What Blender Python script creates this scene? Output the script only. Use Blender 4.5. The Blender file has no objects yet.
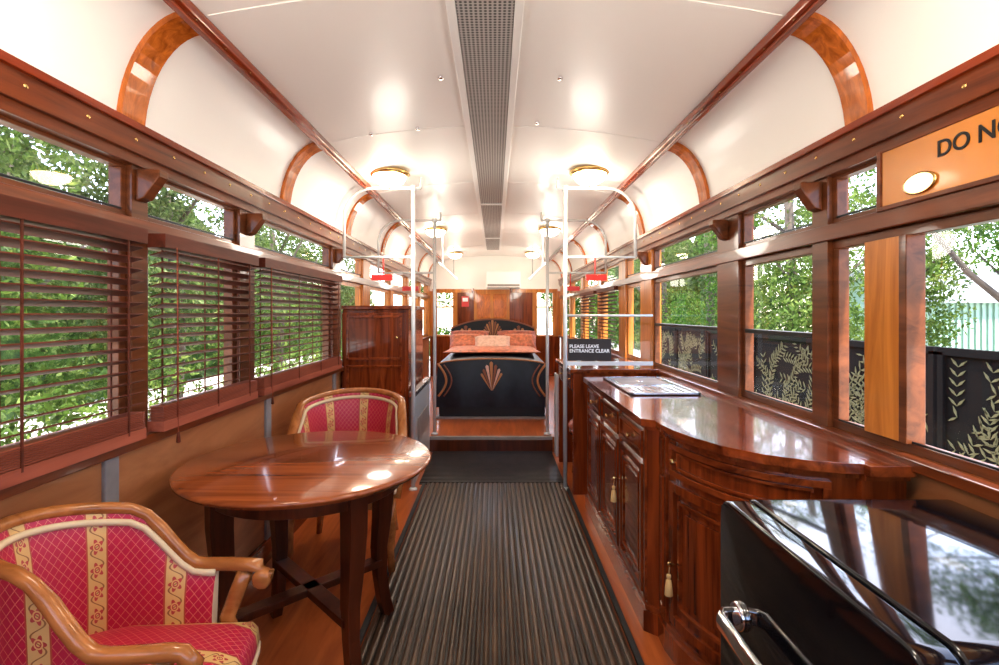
import bpy, math, random
import numpy as np
from mathutils import Vector, Matrix
random.seed(4)
H=1.36   # camera height
def R(z): return H+z
scene=bpy.context.scene
# ---------------------------------------------------------------- materials
def newmat(name):
    m=bpy.data.materials.new(name); m.use_nodes=True
    nt=m.node_tree; b=nt.nodes['Principled BSDF']
    return m,nt,b
def plain(name,c,rough=.5,metal=0,coat=0,emi=0,emic=None,spec=.5,noise=0,nscale=8):
    m,nt,b=newmat(name)
    b.inputs['Base Color'].default_value=(*c,1)
    b.inputs['Roughness'].default_value=rough
    b.inputs['Metallic'].default_value=metal
    b.inputs['Coat Weight'].default_value=coat
    b.inputs['Coat Roughness'].default_value=.08
    b.inputs['Specular IOR Level'].default_value=spec
    if emi:
        b.inputs['Emission Color'].default_value=(*(emic or c),1)
        b.inputs['Emission Strength'].default_value=emi
    if noise:
        tc=nt.nodes.new('ShaderNodeTexCoord'); n=nt.nodes.new('ShaderNodeTexNoise'); n.inputs['Scale'].default_value=nscale; n.inputs['Detail'].default_value=5
        r=nt.nodes.new('ShaderNodeValToRGB')
        r.color_ramp.elements[0].position=.3; r.color_ramp.elements[1].position=.7
        r.color_ramp.elements[0].color=(*[x*(1-noise) for x in c],1); r.color_ramp.elements[1].color=(*[min(1,x*(1+noise)) for x in c],1)
        nt.links.new(tc.outputs['Object'],n.inputs['Vector']); nt.links.new(n.outputs['Fac'],r.inputs['Fac']); nt.links.new(r.outputs['Color'],b.inputs['Base Color'])
    return m
def wood(name,c1,c2,axis='y',rough=.25,coat=.6,sc=14,stretch=.08,f=(.78,.60,.44)):
    m,nt,b=newmat(name)
    c1=[x*y*.75 for x,y in zip(c1,f)]; c2=[x*y for x,y in zip(c2,f)]
    tc=nt.nodes.new('ShaderNodeTexCoord'); mp=nt.nodes.new('ShaderNodeMapping')
    s=[sc,sc,sc]; s['xyz'.index(axis)]=sc*stretch
    mp.inputs['Scale'].default_value=s
    n=nt.nodes.new('ShaderNodeTexNoise'); n.inputs['Scale'].default_value=1; n.inputs['Detail'].default_value=7; n.inputs['Distortion'].default_value=1.2; n.inputs['Roughness'].default_value=.6
    r=nt.nodes.new('ShaderNodeValToRGB')
    e=r.color_ramp.elements; e[0].position=.3; e[1].position=.72; e[0].color=(*c1,1); e[1].color=(*c2,1)
    nt.links.new(tc.outputs['Object'],mp.inputs['Vector']); nt.links.new(mp.outputs['Vector'],n.inputs['Vector'])
    nt.links.new(n.outputs['Fac'],r.inputs['Fac']); nt.links.new(r.outputs['Color'],b.inputs['Base Color'])
    b.inputs['Roughness'].default_value=rough; b.inputs['Coat Weight'].default_value=coat*.75; b.inputs['Coat Roughness'].default_value=.05
    b.inputs['Specular IOR Level'].default_value=.3; b.inputs['Specular Tint'].default_value=(1,.7,.5,1)
    return m
MAHOG=wood('mahogany',(.085,.014,.005),(.40,.088,.022),'z',.22,.8)
MAHOGY=wood('mahogany_long',(.11,.020,.007),(.43,.098,.026),'y',.2,.9)
RAILW=wood('cornice_wood',(.10,.025,.010),(.27,.072,.024),'y',.3,.5)
TABLEW=wood('table_wood',(.18,.045,.015),(.55,.17,.058),'x',.2,.7,9,.12)
TABLED=wood('table_leg_wood',(.05,.012,.006),(.13,.032,.013),'z',.3,.5)
ORANGE=wood('honey_wood',(.46,.14,.025),(.78,.33,.075),'z',.3,.5,f=(.92,.8,.6))
RIBW=wood('rib_wood',(.40,.10,.014),(.80,.25,.042),'z',.2,.8,25,.3,f=(.9,.75,.5))
STRW=wood('stringer_wood',(.22,.030,.010),(.42,.075,.020),'y',.25,.5)
PANELW=wood('wall_panel_wood',(.46,.18,.08),(.68,.33,.16),'y',.4,.2,6,.2)
FRAMEW=wood('window_frame_wood',(.10,.033,.014),(.26,.090,.036),'y',.38,.35)
FLOORW=wood('floor_wood',(.40,.09,.026),(.70,.22,.065),'y',.3,.4,10,.1)
ARMW=wood('chair_wood',(.38,.14,.04),(.66,.29,.10),'x',.25,.6,12,.2)
BLINDW=wood('blind_wood',(.08,.020,.014),(.19,.048,.036),'y',.6,.0,12,.1)
BLINDB=wood('blind_bottom_wood',(.30,.075,.055),(.50,.165,.12),'y',.5,.1,12,.1)
CREAM=plain('ceiling_paint',(.92,.90,.86),.36,coat=.08,spec=.4)
WHITE=plain('white_enamel',(.88,.88,.86),.3)
POLE=plain('pole_enamel',(.68,.69,.68),.25,metal=.2,coat=.4)
STEEL=plain('stainless_steel',(.60,.60,.61),.25,metal=1)
CHROME=plain('chrome',(.85,.85,.86),.07,metal=1)
BLACKG=plain('black_gloss',(.004,.004,.005),.06,coat=.4,spec=.4)
BLACK=plain('black_satin',(.008,.008,.009),.45,spec=.3)
SCREENB=plain('screen_black',(.006,.006,.006),.8,spec=.1)
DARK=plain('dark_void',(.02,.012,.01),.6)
BRASS=plain('brass',(.75,.5,.18),.25,metal=1)
TASSEL=plain('tassel_gold',(.75,.48,.18),.8)
RED=plain('red_enamel',(.65,.02,.012),.3)
GREYP=plain('grey_paint',(.24,.20,.18),.5,noise=.2)
AMBER=plain('amber_reflection',(.56,.20,.030),.25,coat=.3,noise=.15,nscale=3)  # amber colour paints the reflection in the clerestory glass
GLOW=plain('lamp_glass',(1,.9,.75),.3,emi=18,emic=(1,.84,.62))
REFLA=plain('amber_lamp_reflection',(1,.8,.5),.3,emi=1.5,emic=(1,.70,.30))  # glow painted for a ceiling dome's reflection, no lamp here
PIPING=plain('cream_braid',(.70,.52,.30),.8)
DUVET=plain('duvet_black',(.006,.006,.010),.4,noise=.5,nscale=14,spec=.3)
GOLD=plain('applique_gold',(.45,.17,.05),.5)
GOLD2=plain('applique_rust',(.22,.06,.02),.5)
PILO=plain('pillow_orange',(.55,.15,.065),.5,noise=.45,nscale=22)
PILB=plain('pillow_beige',(.68,.40,.28),.5,noise=.2,nscale=30)
PILR=plain('pillow_rust',(.42,.10,.05),.5,noise=.5,nscale=30)
TRUNK=plain('bark',(.08,.06,.045),.9,noise=.4)
SHEDG=plain('shed_green',(.28,.42,.33),.6)
SHEDR=plain('shed_roof',(.30,.33,.35),.5)
SIGNW=plain('sign_white',(.9,.9,.9),.5)
LEAFLIGHT=plain('screen_cutout_light',(.17,.165,.075),.8)  # pale colour paints the light showing through the cut leaves
BOUNCE=plain('pale_bounce_ground',(.46,.44,.39),.9,noise=.25,nscale=3)  # pale ground tone added to bounce daylight up to the ceiling

def leafmat(name,cols):
    m,nt,b=newmat(name); N=nt.nodes
    tc=N.new('ShaderNodeTexCoord'); n=N.new('ShaderNodeTexNoise'); n.inputs['Scale'].default_value=3.2; n.inputs['Detail'].default_value=9; n.inputs['Roughness'].default_value=.8
    r=N.new('ShaderNodeValToRGB'); e=r.color_ramp.elements
    e[0].position=.36; e[0].color=(*cols[0],1); e[1].position=.68; e[1].color=(*cols[2],1)
    k=e.new(.52); k.color=(*cols[1],1)
    tr=N.new('ShaderNodeBsdfTranslucent'); mx=N.new('ShaderNodeMixShader'); mx.inputs[0].default_value=.35
    nt.links.new(tc.outputs['Object'],n.inputs['Vector']); nt.links.new(n.outputs['Fac'],r.inputs['Fac'])
    nt.links.new(r.outputs['Color'],b.inputs['Base Color']); nt.links.new(r.outputs['Color'],tr.inputs['Color'])
    b.inputs['Roughness'].default_value=.6; b.inputs['Specular IOR Level'].default_value=.12
    nt.links.new(b.outputs[0],mx.inputs[1]); nt.links.new(tr.outputs[0],mx.inputs[2]); nt.links.new(mx.outputs[0],N['Material Output'].inputs['Surface'])
    return m
LEAF=leafmat('leaf_green',[(.005,.022,.003),(.040,.115,.010),(.24,.37,.045)])
LEAF2=leafmat('leaf_olive',[(.010,.027,.005),(.075,.135,.020),(.36,.43,.11)])
LEAF3=leafmat('leaf_grey_olive',[(.012,.022,.007),(.070,.115,.026),(.36,.40,.15)])
HEDGE=leafmat('hedge_green',[(.006,.020,.004),(.035,.075,.012),(.24,.31,.09)])

def glassmat():
    m=bpy.data.materials.new('window_glass'); m.use_nodes=True; nt=m.node_tree; N=nt.nodes; N.clear()
    o=N.new('ShaderNodeOutputMaterial'); t=N.new('ShaderNodeBsdfTransparent'); g=N.new('ShaderNodeBsdfGlossy'); g.inputs['Roughness'].default_value=.02
    lw=N.new('ShaderNodeLayerWeight'); p=N.new('ShaderNodeMath'); p.operation='POWER'; p.inputs[1].default_value=3
    q=N.new('ShaderNodeMath'); q.operation='MULTIPLY_ADD'; q.inputs[1].default_value=.18; q.inputs[2].default_value=.04
    mx=N.new('ShaderNodeMixShader')
    nt.links.new(lw.outputs['Facing'],p.inputs[0]); nt.links.new(p.outputs[0],q.inputs[0]); nt.links.new(q.outputs[0],mx.inputs[0])
    nt.links.new(t.outputs[0],mx.inputs[1]); nt.links.new(g.outputs[0],mx.inputs[2]); nt.links.new(mx.outputs[0],o.inputs[0])
    return m
GLASS=glassmat()

def grille():
    m,nt,b=newmat('perforated_grille'); N=nt.nodes
    tc=N.new('ShaderNodeTexCoord'); mp=N.new('ShaderNodeMapping'); mp.inputs['Scale'].default_value=(58,58,0); 
    v=N.new('ShaderNodeTexVoronoi'); v.inputs['Scale'].default_value=1; v.inputs['Randomness'].default_value=0
    r=N.new('ShaderNodeValToRGB'); r.color_ramp.elements[0].position=.28; r.color_ramp.elements[0].color=(.03,.03,.03,1); r.color_ramp.elements[1].position=.38; r.color_ramp.elements[1].color=(.44,.43,.41,1)
    nt.links.new(tc.outputs['Object'],mp.inputs[0]); nt.links.new(mp.outputs[0],v.inputs['Vector']); nt.links.new(v.outputs['Distance'],r.inputs['Fac']); nt.links.new(r.outputs[0],b.inputs['Base Color'])
    b.inputs['Roughness'].default_value=.4
    return m
GRILLE=grille()

def runner():
    m,nt,b=newmat('ribbed_runner'); N=nt.nodes
    tc=N.new('ShaderNodeTexCoord'); mp=N.new('ShaderNodeMapping'); mp.inputs['Scale'].default_value=(9,1.6,9)
    n=N.new('ShaderNodeTexNoise'); n.inputs['Scale'].default_value=1.5; n.inputs['Detail'].default_value=8; n.inputs['Roughness'].default_value=.7
    r=N.new('ShaderNodeValToRGB'); e=r.color_ramp.elements; e[0].position=.40; e[0].color=(.020,.010,.006,1); e[1].position=.78; e[1].color=(.14,.075,.040,1)
    nt.links.new(tc.outputs['Object'],mp.inputs[0]); nt.links.new(mp.outputs[0],n.inputs['Vector']); nt.links.new(n.outputs['Fac'],r.inputs['Fac']); nt.links.new(r.outputs[0],b.inputs['Base Color'])
    r2=N.new('ShaderNodeMapRange'); r2.inputs[3].default_value=.2; r2.inputs[4].default_value=.45
    b.inputs['Specular IOR Level'].default_value=.32; b.inputs['Specular Tint'].default_value=(1,.8,.62,1)
    nt.links.new(n.outputs['Fac'],r2.inputs[0]); nt.links.new(r2.outputs[0],b.inputs['Roughness'])
    return m
RUN=runner()
RUND=plain('runner_groove',(.020,.012,.008),.5,spec=.3)
RUNX=plain('runner_cross',(.022,.013,.009),.33,noise=.5,nscale=12,spec=.3)

def fabric():
    m,nt,b=newmat('crimson_stripe_fabric'); N=nt.nodes; L=nt.links
    uv=N.new('ShaderNodeUVMap'); uv.uv_map='UVMap'; s=N.new('ShaderNodeSeparateXYZ'); L.new(uv.outputs[0],s.inputs[0])
    def M(op,a,bb=None):
        n=N.new('ShaderNodeMath'); n.operation=op
        for i,x in enumerate((a,bb)):
            if x is None: continue
            if isinstance(x,(int,float)): n.inputs[i].default_value=x
            else: L.new(x,n.inputs[i])
        return n.outputs[0]
    u,v=s.outputs[0],s.outputs[1]
    fu=M('FRACT',M('MULTIPLY',u,1/.235))
    du=M('SUBTRACT',fu,.5); adu=M('ABSOLUTE',du)
    stripe=M('LESS_THAN',adu,.14)
    edge=M('MULTIPLY',M('GREATER_THAN',adu,.118),stripe)
    k=34
    d1=M('LESS_THAN',M('FRACT',M('MULTIPLY',M('ADD',u,v),k)),.08)
    d2=M('LESS_THAN',M('FRACT',M('MULTIPLY',M('SUBTRACT',u,v),k)),.08)
    dia=M('MAXIMUM',d1,d2)
    lu=M('MULTIPLY',du,.235); lv=M('MULTIPLY',M('SUBTRACT',M('FRACT',M('MULTIPLY',v,1/.062)),.5),.062)
    rad=M('SQRT',M('ADD',M('MULTIPLY',lu,lu),M('MULTIPLY',lv,lv))); ang=M('ARCTAN2',lv,lu)
    pet=M('ADD',.0165,M('MULTIPLY',M('COSINE',M('MULTIPLY',ang,5)),.0050))
    ros=M('MULTIPLY',M('LESS_THAN',rad,pet),M('GREATER_THAN',rad,.005))
    inner=M('LESS_THAN',M('ABSOLUTE',M('SUBTRACT',rad,.010)),.0018)
    vine=M('LESS_THAN',M('ABSOLUTE',M('SUBTRACT',lu,M('MULTIPLY',M('SINE',M('MULTIPLY',v,101.3)),.019))),.0026)
    def mix(f,a,bb):
        n=N.new('ShaderNodeMix'); n.data_type='RGBA'; L.new(f,n.inputs[0])
        for i,x in ((6,a),(7,bb)):
            if isinstance(x,tuple): n.inputs[i].default_value=(*x,1)
            else: L.new(x,n.inputs[i])
        return n.outputs[2]
    base=mix(dia,(.48,.005,.038),(.68,.17,.11))
    st=mix(vine,(.68,.40,.13),(.28,.11,.03))
    st=mix(ros,st,(.48,.05,.04)); st=mix(inner,st,(.72,.40,.13))
    st=mix(edge,st,(.43,.07,.03))
    L.new(mix(stripe,base,st),b.inputs['Base Color'])
    b.inputs['Roughness'].default_value=.5
    return m
FAB=fabric()

# ---------------------------------------------------------------- mesh builder
class MB:
    def __init__(s): s.V=[];s.F=[];s.M=[];s.S=[];s.UV=[];s.mats=[]
    def add(s,verts,faces,mat,smooth=False,uvs=None):
        if mat not in s.mats: s.mats.append(mat)
        mi=s.mats.index(mat); o=len(s.V)
        s.V+= [tuple(v) for v in verts]
        s.UV+= (uvs if uvs else [(v[0],v[1]) for v in verts])
        for f in faces: s.F.append([i+o for i in f]); s.M.append(mi); s.S.append(smooth)
    def box(s,x0,x1,y0,y1,z0,z1,mat,rot=None,piv=None):
        v=[(x,y,z) for x in (x0,x1) for y in (y0,y1) for z in (z0,z1)]
        if rot is not None:
            c=Vector(piv) if piv else Vector(((x0+x1)/2,(y0+y1)/2,(z0+z1)/2))
            v=[tuple(rot@(Vector(p)-c)+c) for p in v]
        s.add(v,[(0,1,3,2),(4,6,7,5),(0,4,5,1),(2,3,7,6),(0,2,6,4),(1,5,7,3)],mat)
    def sweep(s,pts,sec,mat,up=(0,0,1),smooth=True,caps=True,scale=None,closed=False):
        pts=[Vector(p) for p in pts]; n=len(pts); k=len(sec); up=Vector(up); V=[]
        prev=None
        for i,p in enumerate(pts):
            if closed: t=pts[(i+1)%n]-pts[i-1]
            else: t=pts[min(i+1,n-1)]-pts[max(i-1,0)]
            t.normalize()
            if prev is None or up is not None and abs(t.dot(up))<.97:
                a=t.cross(up)
                if a.length<.1: a=t.cross(Vector((0,1,0)))
                if a.length<.1: a=t.cross(Vector((1,0,0)))
                a.normalize()
                if prev is not None and a.dot(prev)<0 and abs(t.dot(up))>.7: a=-a
            else:
                a=(prev-t*prev.dot(t)).normalized()
            b=a.cross(t); prev=a
            sc=scale[i] if scale else 1
            for (q,w) in sec: V.append(p+a*q*sc+b*w*sc)
        F=[]
        m=n if closed else n-1
        for i in range(m):
            for j in range(k):
                i2=(i+1)%n
                F.append((i*k+j,i*k+(j+1)%k,i2*k+(j+1)%k,i2*k+j))
        if caps and not closed:
            F.append(tuple(range(k-1,-1,-1))); F.append(tuple(range((n-1)*k,n*k)))
        s.add(V,F,mat,smooth)
    def tube(s,pts,r,mat,seg=10,sq=1.0,**kw):
        sec=[(r*math.cos(2*math.pi*j/seg),r*sq*math.sin(2*math.pi*j/seg)) for j in range(seg)]
        s.sweep(pts,sec,mat,**kw)
    def lathe(s,c,prof,mat,seg=28,axis='z',smooth=True):
        V=[];F=[];k=len(prof)
        for j in range(seg):
            a=2*math.pi*j/seg
            for (r,h) in prof:
                if axis=='z': V.append((c[0]+r*math.cos(a),c[1]+r*math.sin(a),c[2]+h))
                elif axis=='x': V.append((c[0]+h,c[1]+r*math.cos(a),c[2]+r*math.sin(a)))
                else: V.append((c[0]+r*math.cos(a),c[1]+h,c[2]+r*math.sin(a)))
        for j in range(seg):
            j2=(j+1)%seg
            for i in range(k-1): F.append((j*k+i,j2*k+i,j2*k+i+1,j*k+i+1))
        if prof[0][0]>1e-4: F.append(tuple(j*k for j in range(seg-1,-1,-1)))
        if prof[-1][0]>1e-4: F.append(tuple(j*k+k-1 for j in range(seg)))
        s.add(V,F,mat,smooth)
    def prism(s,poly,z0,z1,mat,smooth=False):
        n=len(poly); V=[(x,y,z0) for x,y in poly]+[(x,y,z1) for x,y in poly]
        F=[(i,(i+1)%n,(i+1)%n+n,i+n) for i in range(n)]+[tuple(range(n-1,-1,-1)),tuple(range(n,2*n))]
        s.add(V,F,mat,smooth)
    def polyx(s,poly,x0,x1,mat):   # poly in (y,z)
        n=len(poly); V=[(x0,y,z) for y,z in poly]+[(x1,y,z) for y,z in poly]
        F=[(i,(i+1)%n,(i+1)%n+n,i+n) for i in range(n)]+[tuple(range(n-1,-1,-1)),tuple(range(n,2*n))]
        s.add(V,F,mat)
    def polyy(s,poly,y0,y1,mat):   # poly in (x,z)
        n=len(poly); V=[(x,y0,z) for x,z in poly]+[(x,y1,z) for x,z in poly]
        F=[(i,(i+1)%n,(i+1)%n+n,i+n) for i in range(n)]+[tuple(range(n-1,-1,-1)),tuple(range(n,2*n))]
        s.add(V,F,mat)
    def pillow(s,c,sx,sy,th,mat,rot,n=12):
        V=[];F=[]
        for side in (1,-1):
            for i in range(n+1):
                for j in range(n+1):
                    u=-1+2*i/n; v=-1+2*j/n
                    z=side*th/2*(max(0,(1-u**4)*(1-v**4)))**.5
                    p=rot@Vector((u*sx/2*(1-.05*(1-v*v)*abs(u)**6),v*sy/2*(1-.05*(1-u*u)*abs(v)**6),z))
                    V.append((c[0]+p.x,c[1]+p.y,c[2]+p.z))
        o=(n+1)**2
        for i in range(n):
            for j in range(n):
                a=i*(n+1)+j
                F.append((a,a+n+1,a+n+2,a+1)); F.append((o+a,o+a+1,o+a+n+2,o+a+n+1))
        s.add(V,F,mat,True)
    def build(s,name,bevel=0,seg=2,loc=None,rotz=0,scale=None):
        me=bpy.data.meshes.new(name); me.from_pydata(s.V,[],s.F)
        for m in s.mats: me.materials.append(m)
        me.polygons.foreach_set('material_index',s.M); me.polygons.foreach_set('use_smooth',s.S)
        uvl=me.uv_layers.new(name='UVMap'); li=np.zeros(len(me.loops),dtype=np.int32); me.loops.foreach_get('vertex_index',li)
        uvl.data.foreach_set('uv',np.array(s.UV,dtype=np.float32)[li].ravel())
        me.update()
        ob=bpy.data.objects.new(name,me); scene.collection.objects.link(ob)
        if loc: ob.location=loc
        ob.rotation_euler=(0,0,rotz)
        if scale: ob.scale=scale
        if bevel:
            b=ob.modifiers.new('bevel','BEVEL'); b.width=bevel; b.segments=seg; b.limit_method='ANGLE'; b.angle_limit=math.radians(50)
        return ob
def text(body,size,loc,rot,mat,parent,name='lettering'):
    c=bpy.data.curves.new(name,'FONT'); c.body=body; c.size=size; c.extrude=.001; c.offset=.0008; c.materials.append(mat); c.space_line=.95
    o=bpy.data.objects.new(name,c); scene.collection.objects.link(o); o.location=loc; o.rotation_euler=rot; o.parent=parent
    return o

W=1.25; Y0=-1.1; Y1=9.6
# ---------------------------------------------------------------- shell
f=MB(); f.box(-1.33,1.33,Y0,Y1+.1,-.06,0,FLOORW)
f.build('floor')
f=MB(); f.box(-1.25,1.25,4.89,Y1,.001,.15,FLOORW); f.box(-.64,.56,4.875,4.91,.0,.155,GREYP); f.box(-.64,.56,4.868,4.88,.01,.125,TABLED)
f.build('floor_platform',.004)
f=MB(); f.box(-.54,.54,-.9,3.95,.001,.010,RUND)
n=31
for i in range(n):
    x=-.525+i*1.05/(n-1); f.sweep([(x,-.9,.012),(x,3.95,.012)],[(-.0135,-.006),(.0135,-.006),(.0115,.005),(.004,.0085),(-.004,.0085),(-.0115,.005)],RUN,smooth=False)
f.box(-.60,.55,3.96,4.865,.001,.008,RUND)
for i in range(27):
    y=3.985+i*.0335; f.sweep([(-.60,y,.012),(.55,y,.012)],[(-.0105,-.006),(.0105,-.006),(.0085,.004),(-.0085,.004)],RUNX,smooth=False)
f.build('ribbed_floor_runner')
f=MB()
for x in (-.56,.56): f.box(x-.012,x+.012,-.9,3.95,.001,.016,BLACK)
f.build('trim_1')

prof=[]
for i in range(13):
    a=math.pi/2*i/12; prof.append((-1.0-.25*math.cos(a),R(.60)+.40*math.sin(a)))
for i in range(1,20):
    x=-1+2*i/20; prof.append((x,R(1.1-.1*x*x)))
prof+= [(-x,z) for x,z in reversed(prof[:13])]
m=MB(); k=len(prof); V=[];F=[]
up=[(x*1.06,z+.06) for x,z in prof]
for y in (Y0,Y1+.1): V+=[(x,y,z) for x,z in prof]+[(x,y,z) for x,z in up]
o=2*k
for i in range(k-1):
    F.append((i,i+1,i+1+o,i+o)); F.append((k+i,k+i+o,k+i+1+o,k+i+1))
m.add(V,F,CREAM,True); m.build('ceiling')
m=MB()
for y in (.35,1.70,2.95,4.2,5.5,6.8,8.1,9.3):
    for sgn in (-1,1):
        V=[];F=[]
        for i in range(15):
            a=math.pi/2*(-.03+1.03*i/14); x,z=(sgn*(1.0+.238*math.cos(a)),R(.60)+.388*math.sin(a))
            cx=Vector((x-sgn*1.0,0,z-R(.60))).normalized()
            for (dy,dn) in ((-.055,.012),(.055,.012),(.055,-.008),(-.055,-.008)): V.append((x+cx.x*dn,y+dy,z+cx.z*dn))
        for i in range(14):
            for j in range(4): F.append((i*4+j,i*4+(j+1)%4,i*4+4+(j+1)%4,i*4+4+j))
        m.add(V,F,RIBW)
m.build('ceiling_ribs')
m=MB()
for sgn in (-1,1):
    x=sgn*1.0
    m.box(x-.028,x+.028,Y0,Y1,R(.965),R(1.0),STRW); m.box(x-.012,x+.012,Y0,Y1,R(.95),R(.965),STRW)
    for i in range(50): 
        y=.2+i*.18; m.lathe((x-sgn*.02,y,R(.963)),[(0,-.004),(.004,-.002),(.005,.002)],BRASS,8)
m.build('trim_2',.004)
m=MB()
m.box(-.14,.07,Y0,Y1-1,R(1.083),R(1.093),GRILLE)
for x in (-.172,.07): m.box(x,x+.032,Y0,Y1-1,R(1.074),R(1.097),WHITE)
for y in (1.2,4.95,7.2): m.box(-.14,.07,y,y+.05,R(1.076),R(1.09),WHITE)
m.build('ceiling_vent_grille',.003)
m=MB()
for y in (1.70,2.95,4.2,5.5,6.8,8.1):
    for a,b in ((-.97,-.18),(.11,.97)):
        pts=[(a+(b-a)*i/8,y,R(1.1-.1*(a+(b-a)*i/8)**2)-.001) for i in range(9)]
        m.sweep(pts,[(-.012,-.002),(.012,-.002),(.012,.002),(-.012,.002)],CREAM,smooth=False)
m.build('trim_3')
m=MB()
for (x,y) in ((-.72,2.9),(-.45,2.9),(.24,2.85),(.30,2.3),(-.25,2.3)):
    m.lathe((x,y,R(1.1-.1*x*x)-.018),[(0,0),(.012,0),(.014,.008),(.008,.02)],CHROME,12)
m.build('ceiling_hooks')

# ---------------------------------------------------------------- side walls & windows
SILL=R(-.43); LT=R(.27); CB=R(.33); CT=R(.52); TOP=R(.62)
winL=[(-.9,.35),(.45,1.72),(1.80,2.45),(2.60,3.85),(4.05,4.75),(5.0,6.0),(6.15,7.15),(7.3,8.3),(8.45,9.3)]
winR=[(-.9,.55),(.62,1.88),(1.97,2.57),(2.81,4.0),(4.3,4.8),(5.05,5.9),(6.1,7.1),(7.3,8.3),(8.45,9.3)]
wn=[0]
def sidewall(sgn,wins,name):
    m=MB()
    def bx(d0,d1,y0,y1,z0,z1,mat):
        a,b=sorted((sgn*(W+d0),sgn*(W+d1))); m.box(a,b,y0,y1,z0,z1,mat)
    bx(.01,.08,Y0,Y1,0,SILL,PANELW)
    bx(0,.08,Y0,Y1,LT,CB,FRAMEW)
    bx(0,.08,Y0,Y1,CT,TOP,FRAMEW)
    ys=[Y0]+[v for w in wins for v in w]+[Y1]
    for i in range(0,len(ys),2):
        mat=FRAMEW if ys[i]<3.9 else ORANGE
        bx(0,.08,ys[i],ys[i+1],SILL,CT,mat)
    m.build(name)
    t=MB()
    def tx(d0,d1,y0,y1,z0,z1,mat):
        a,b=sorted((sgn*(W+d0),sgn*(W+d1))); t.box(a,b,y0,y1,z0,z1,mat)
    tx(-.03,.03,Y0,Y1,R(.545),R(.63),RAILW); tx(-.045,.02,Y0,Y1,R(.62),R(.645),STRW); tx(-.015,.02,Y0,Y1,R(.51),R(.548),RAILW)
    for i in range(45):
        y=.1+i*.2; t.lathe((sgn*(W-.03),y,R(.59)),[(0,-.004*sgn),(.006,-.003*sgn),(.008,.001*sgn)],BRASS,8,axis='x')
    t.build('trim_%d'%(4 if sgn<0 else 5),.005)
    t=MB()
    def tx(d0,d1,y0,y1,z0,z1,mat):
        a,b=sorted((sgn*(W+d0),sgn*(W+d1))); t.box(a,b,y0,y1,z0,z1,mat)
    tx(-.03,.02,Y0,Y1,SILL-.035,SILL,RAILW); tx(-.008,.012,Y0,Y1,LT,CB,RAILW)
    for y in ([.4,1.63,2.76,3.9] if sgn<0 else [.6,1.95,2.7,3.9]):
        tx(-.004,.012,y-.03,y+.03,.0,SILL-.035,GREYP)
    t.build('trim_%d'%(6 if sgn<0 else 7),.004)
    t=MB()
    a,b=sorted((sgn*(W-.012),sgn*(W+.01))); t.box(a,b,Y0,4.86,0,.12,MAHOGY)
    t.build('baseboard_left' if sgn<0 else 'baseboard_right',.004)
    for (y0,y1) in wins:
        wn[0]+=1
        w=MB(); fm=FRAMEW if y0<3.9 else ORANGE
        def fx(d0,d1,y0,y1,z0,z1,mat):
            a,b=sorted((sgn*(W+d0),sgn*(W+d1))); w.box(a,b,y0,y1,z0,z1,mat)
        for (z0,z1,t_) in ((SILL,LT,.032),(CB,CT,.022)):
            fx(.02,.06,y0,y1,z0,z0+t_,fm); fx(.02,.06,y0,y1,z1-t_,z1,fm); fx(.02,.06,y0,y0+t_,z0+t_,z1-t_,fm); fx(.02,.06,y1-t_,y1,z0+t_,z1-t_,fm)
            fx(.017,.022,y0+t_,y1-t_,z0+t_,z0+t_+.008,BLACK)
            x=sgn*(W+.04)
            w.add([(x,y0+t_,z0+t_),(x,y1-t_,z0+t_),(x,y1-t_,z1-t_),(x,y0+t_,z1-t_)],[(0,1,2,3)],GLASS)
        if sgn>0 and y0 in (1.97,2.81):
            fx(.018,.055,y0+.03,y1-.03,R(-.10),R(-.08),BLACK)
        if sgn>0 and y0==.62:
            fx(.005,.055,1.55,1.70,SILL+.03,LT-.03,ORANGE); fx(.0,.06,1.52,1.55,SILL+.03,LT-.03,FRAMEW)
        w.build('window_%d'%wn[0],.003)
sidewall(-1,winL,'wall_left'); sidewall(1,winR,'wall_right')
for sgn,ys in ((-1,(1.76,2.53,3.93)),(1,(1.93,2.70,4.1))):
    for y in ys:
        m=MB(); pts=[(W-.032,R(.50)),(W-.085,R(.50)),(W-.085,R(.475)),(W-.03,R(.40)),(W-.002,R(.39)),(W-.002,R(.50))]
        m.polyy([(sgn*x,z) for x,z in pts],y-.025,y+.025,FRAMEW); m.build('corbel_bracket',.004)

m=MB()
def wy(m,x0,x1,z0,z1,mat,y0=Y1,y1=Y1+.08): m.box(x0,x1,y0,y1,z0,z1,mat)
wy(m,-1.25,1.25,0,R(-.45),MAHOG)
for a,b in ((-1.25,-1.14),(-.78,-.72),(.72,.78),(1.14,1.25)): wy(m,a,b,R(-.45),R(.42),ORANGE)
wy(m,-.72,.72,R(-.45),R(.42),MAHOG)
m.polyy([(-1.25,R(.42)),(-1.25,R(.6))]+prof[1:-1]+[(1.25,R(.6)),(1.25,R(.42))],Y1,Y1+.08,CREAM)
m.build('wall_end')
m=MB(); m.box(-1.2,-.45,Y1-.02,Y1-.001,R(.39),R(.46),ORANGE); m.box(.33,1.2,Y1-.02,Y1-.001,R(.39),R(.46),ORANGE); m.build('trim_8')
for k,(a,b) in enumerate(((-1.14,-.78),(.78,1.14))):
    wn[0]+=1; w=MB()
    for x in (a,b-.03): wy(w,x,x+.03,R(-.45),R(.42),ORANGE,Y1+.0,Y1+.05)
    for z in (R(-.45),R(.385),R(.1)): wy(w,a,b,z,z+.03,ORANGE,Y1+.0,Y1+.05)
    w.add([(a,Y1+.04,R(-.45)),(b,Y1+.04,R(-.45)),(b,Y1+.04,R(.42)),(a,Y1+.04,R(.42))],[(0,1,2,3)],GLASS)
    w.build('window_%d'%wn[0])
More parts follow.
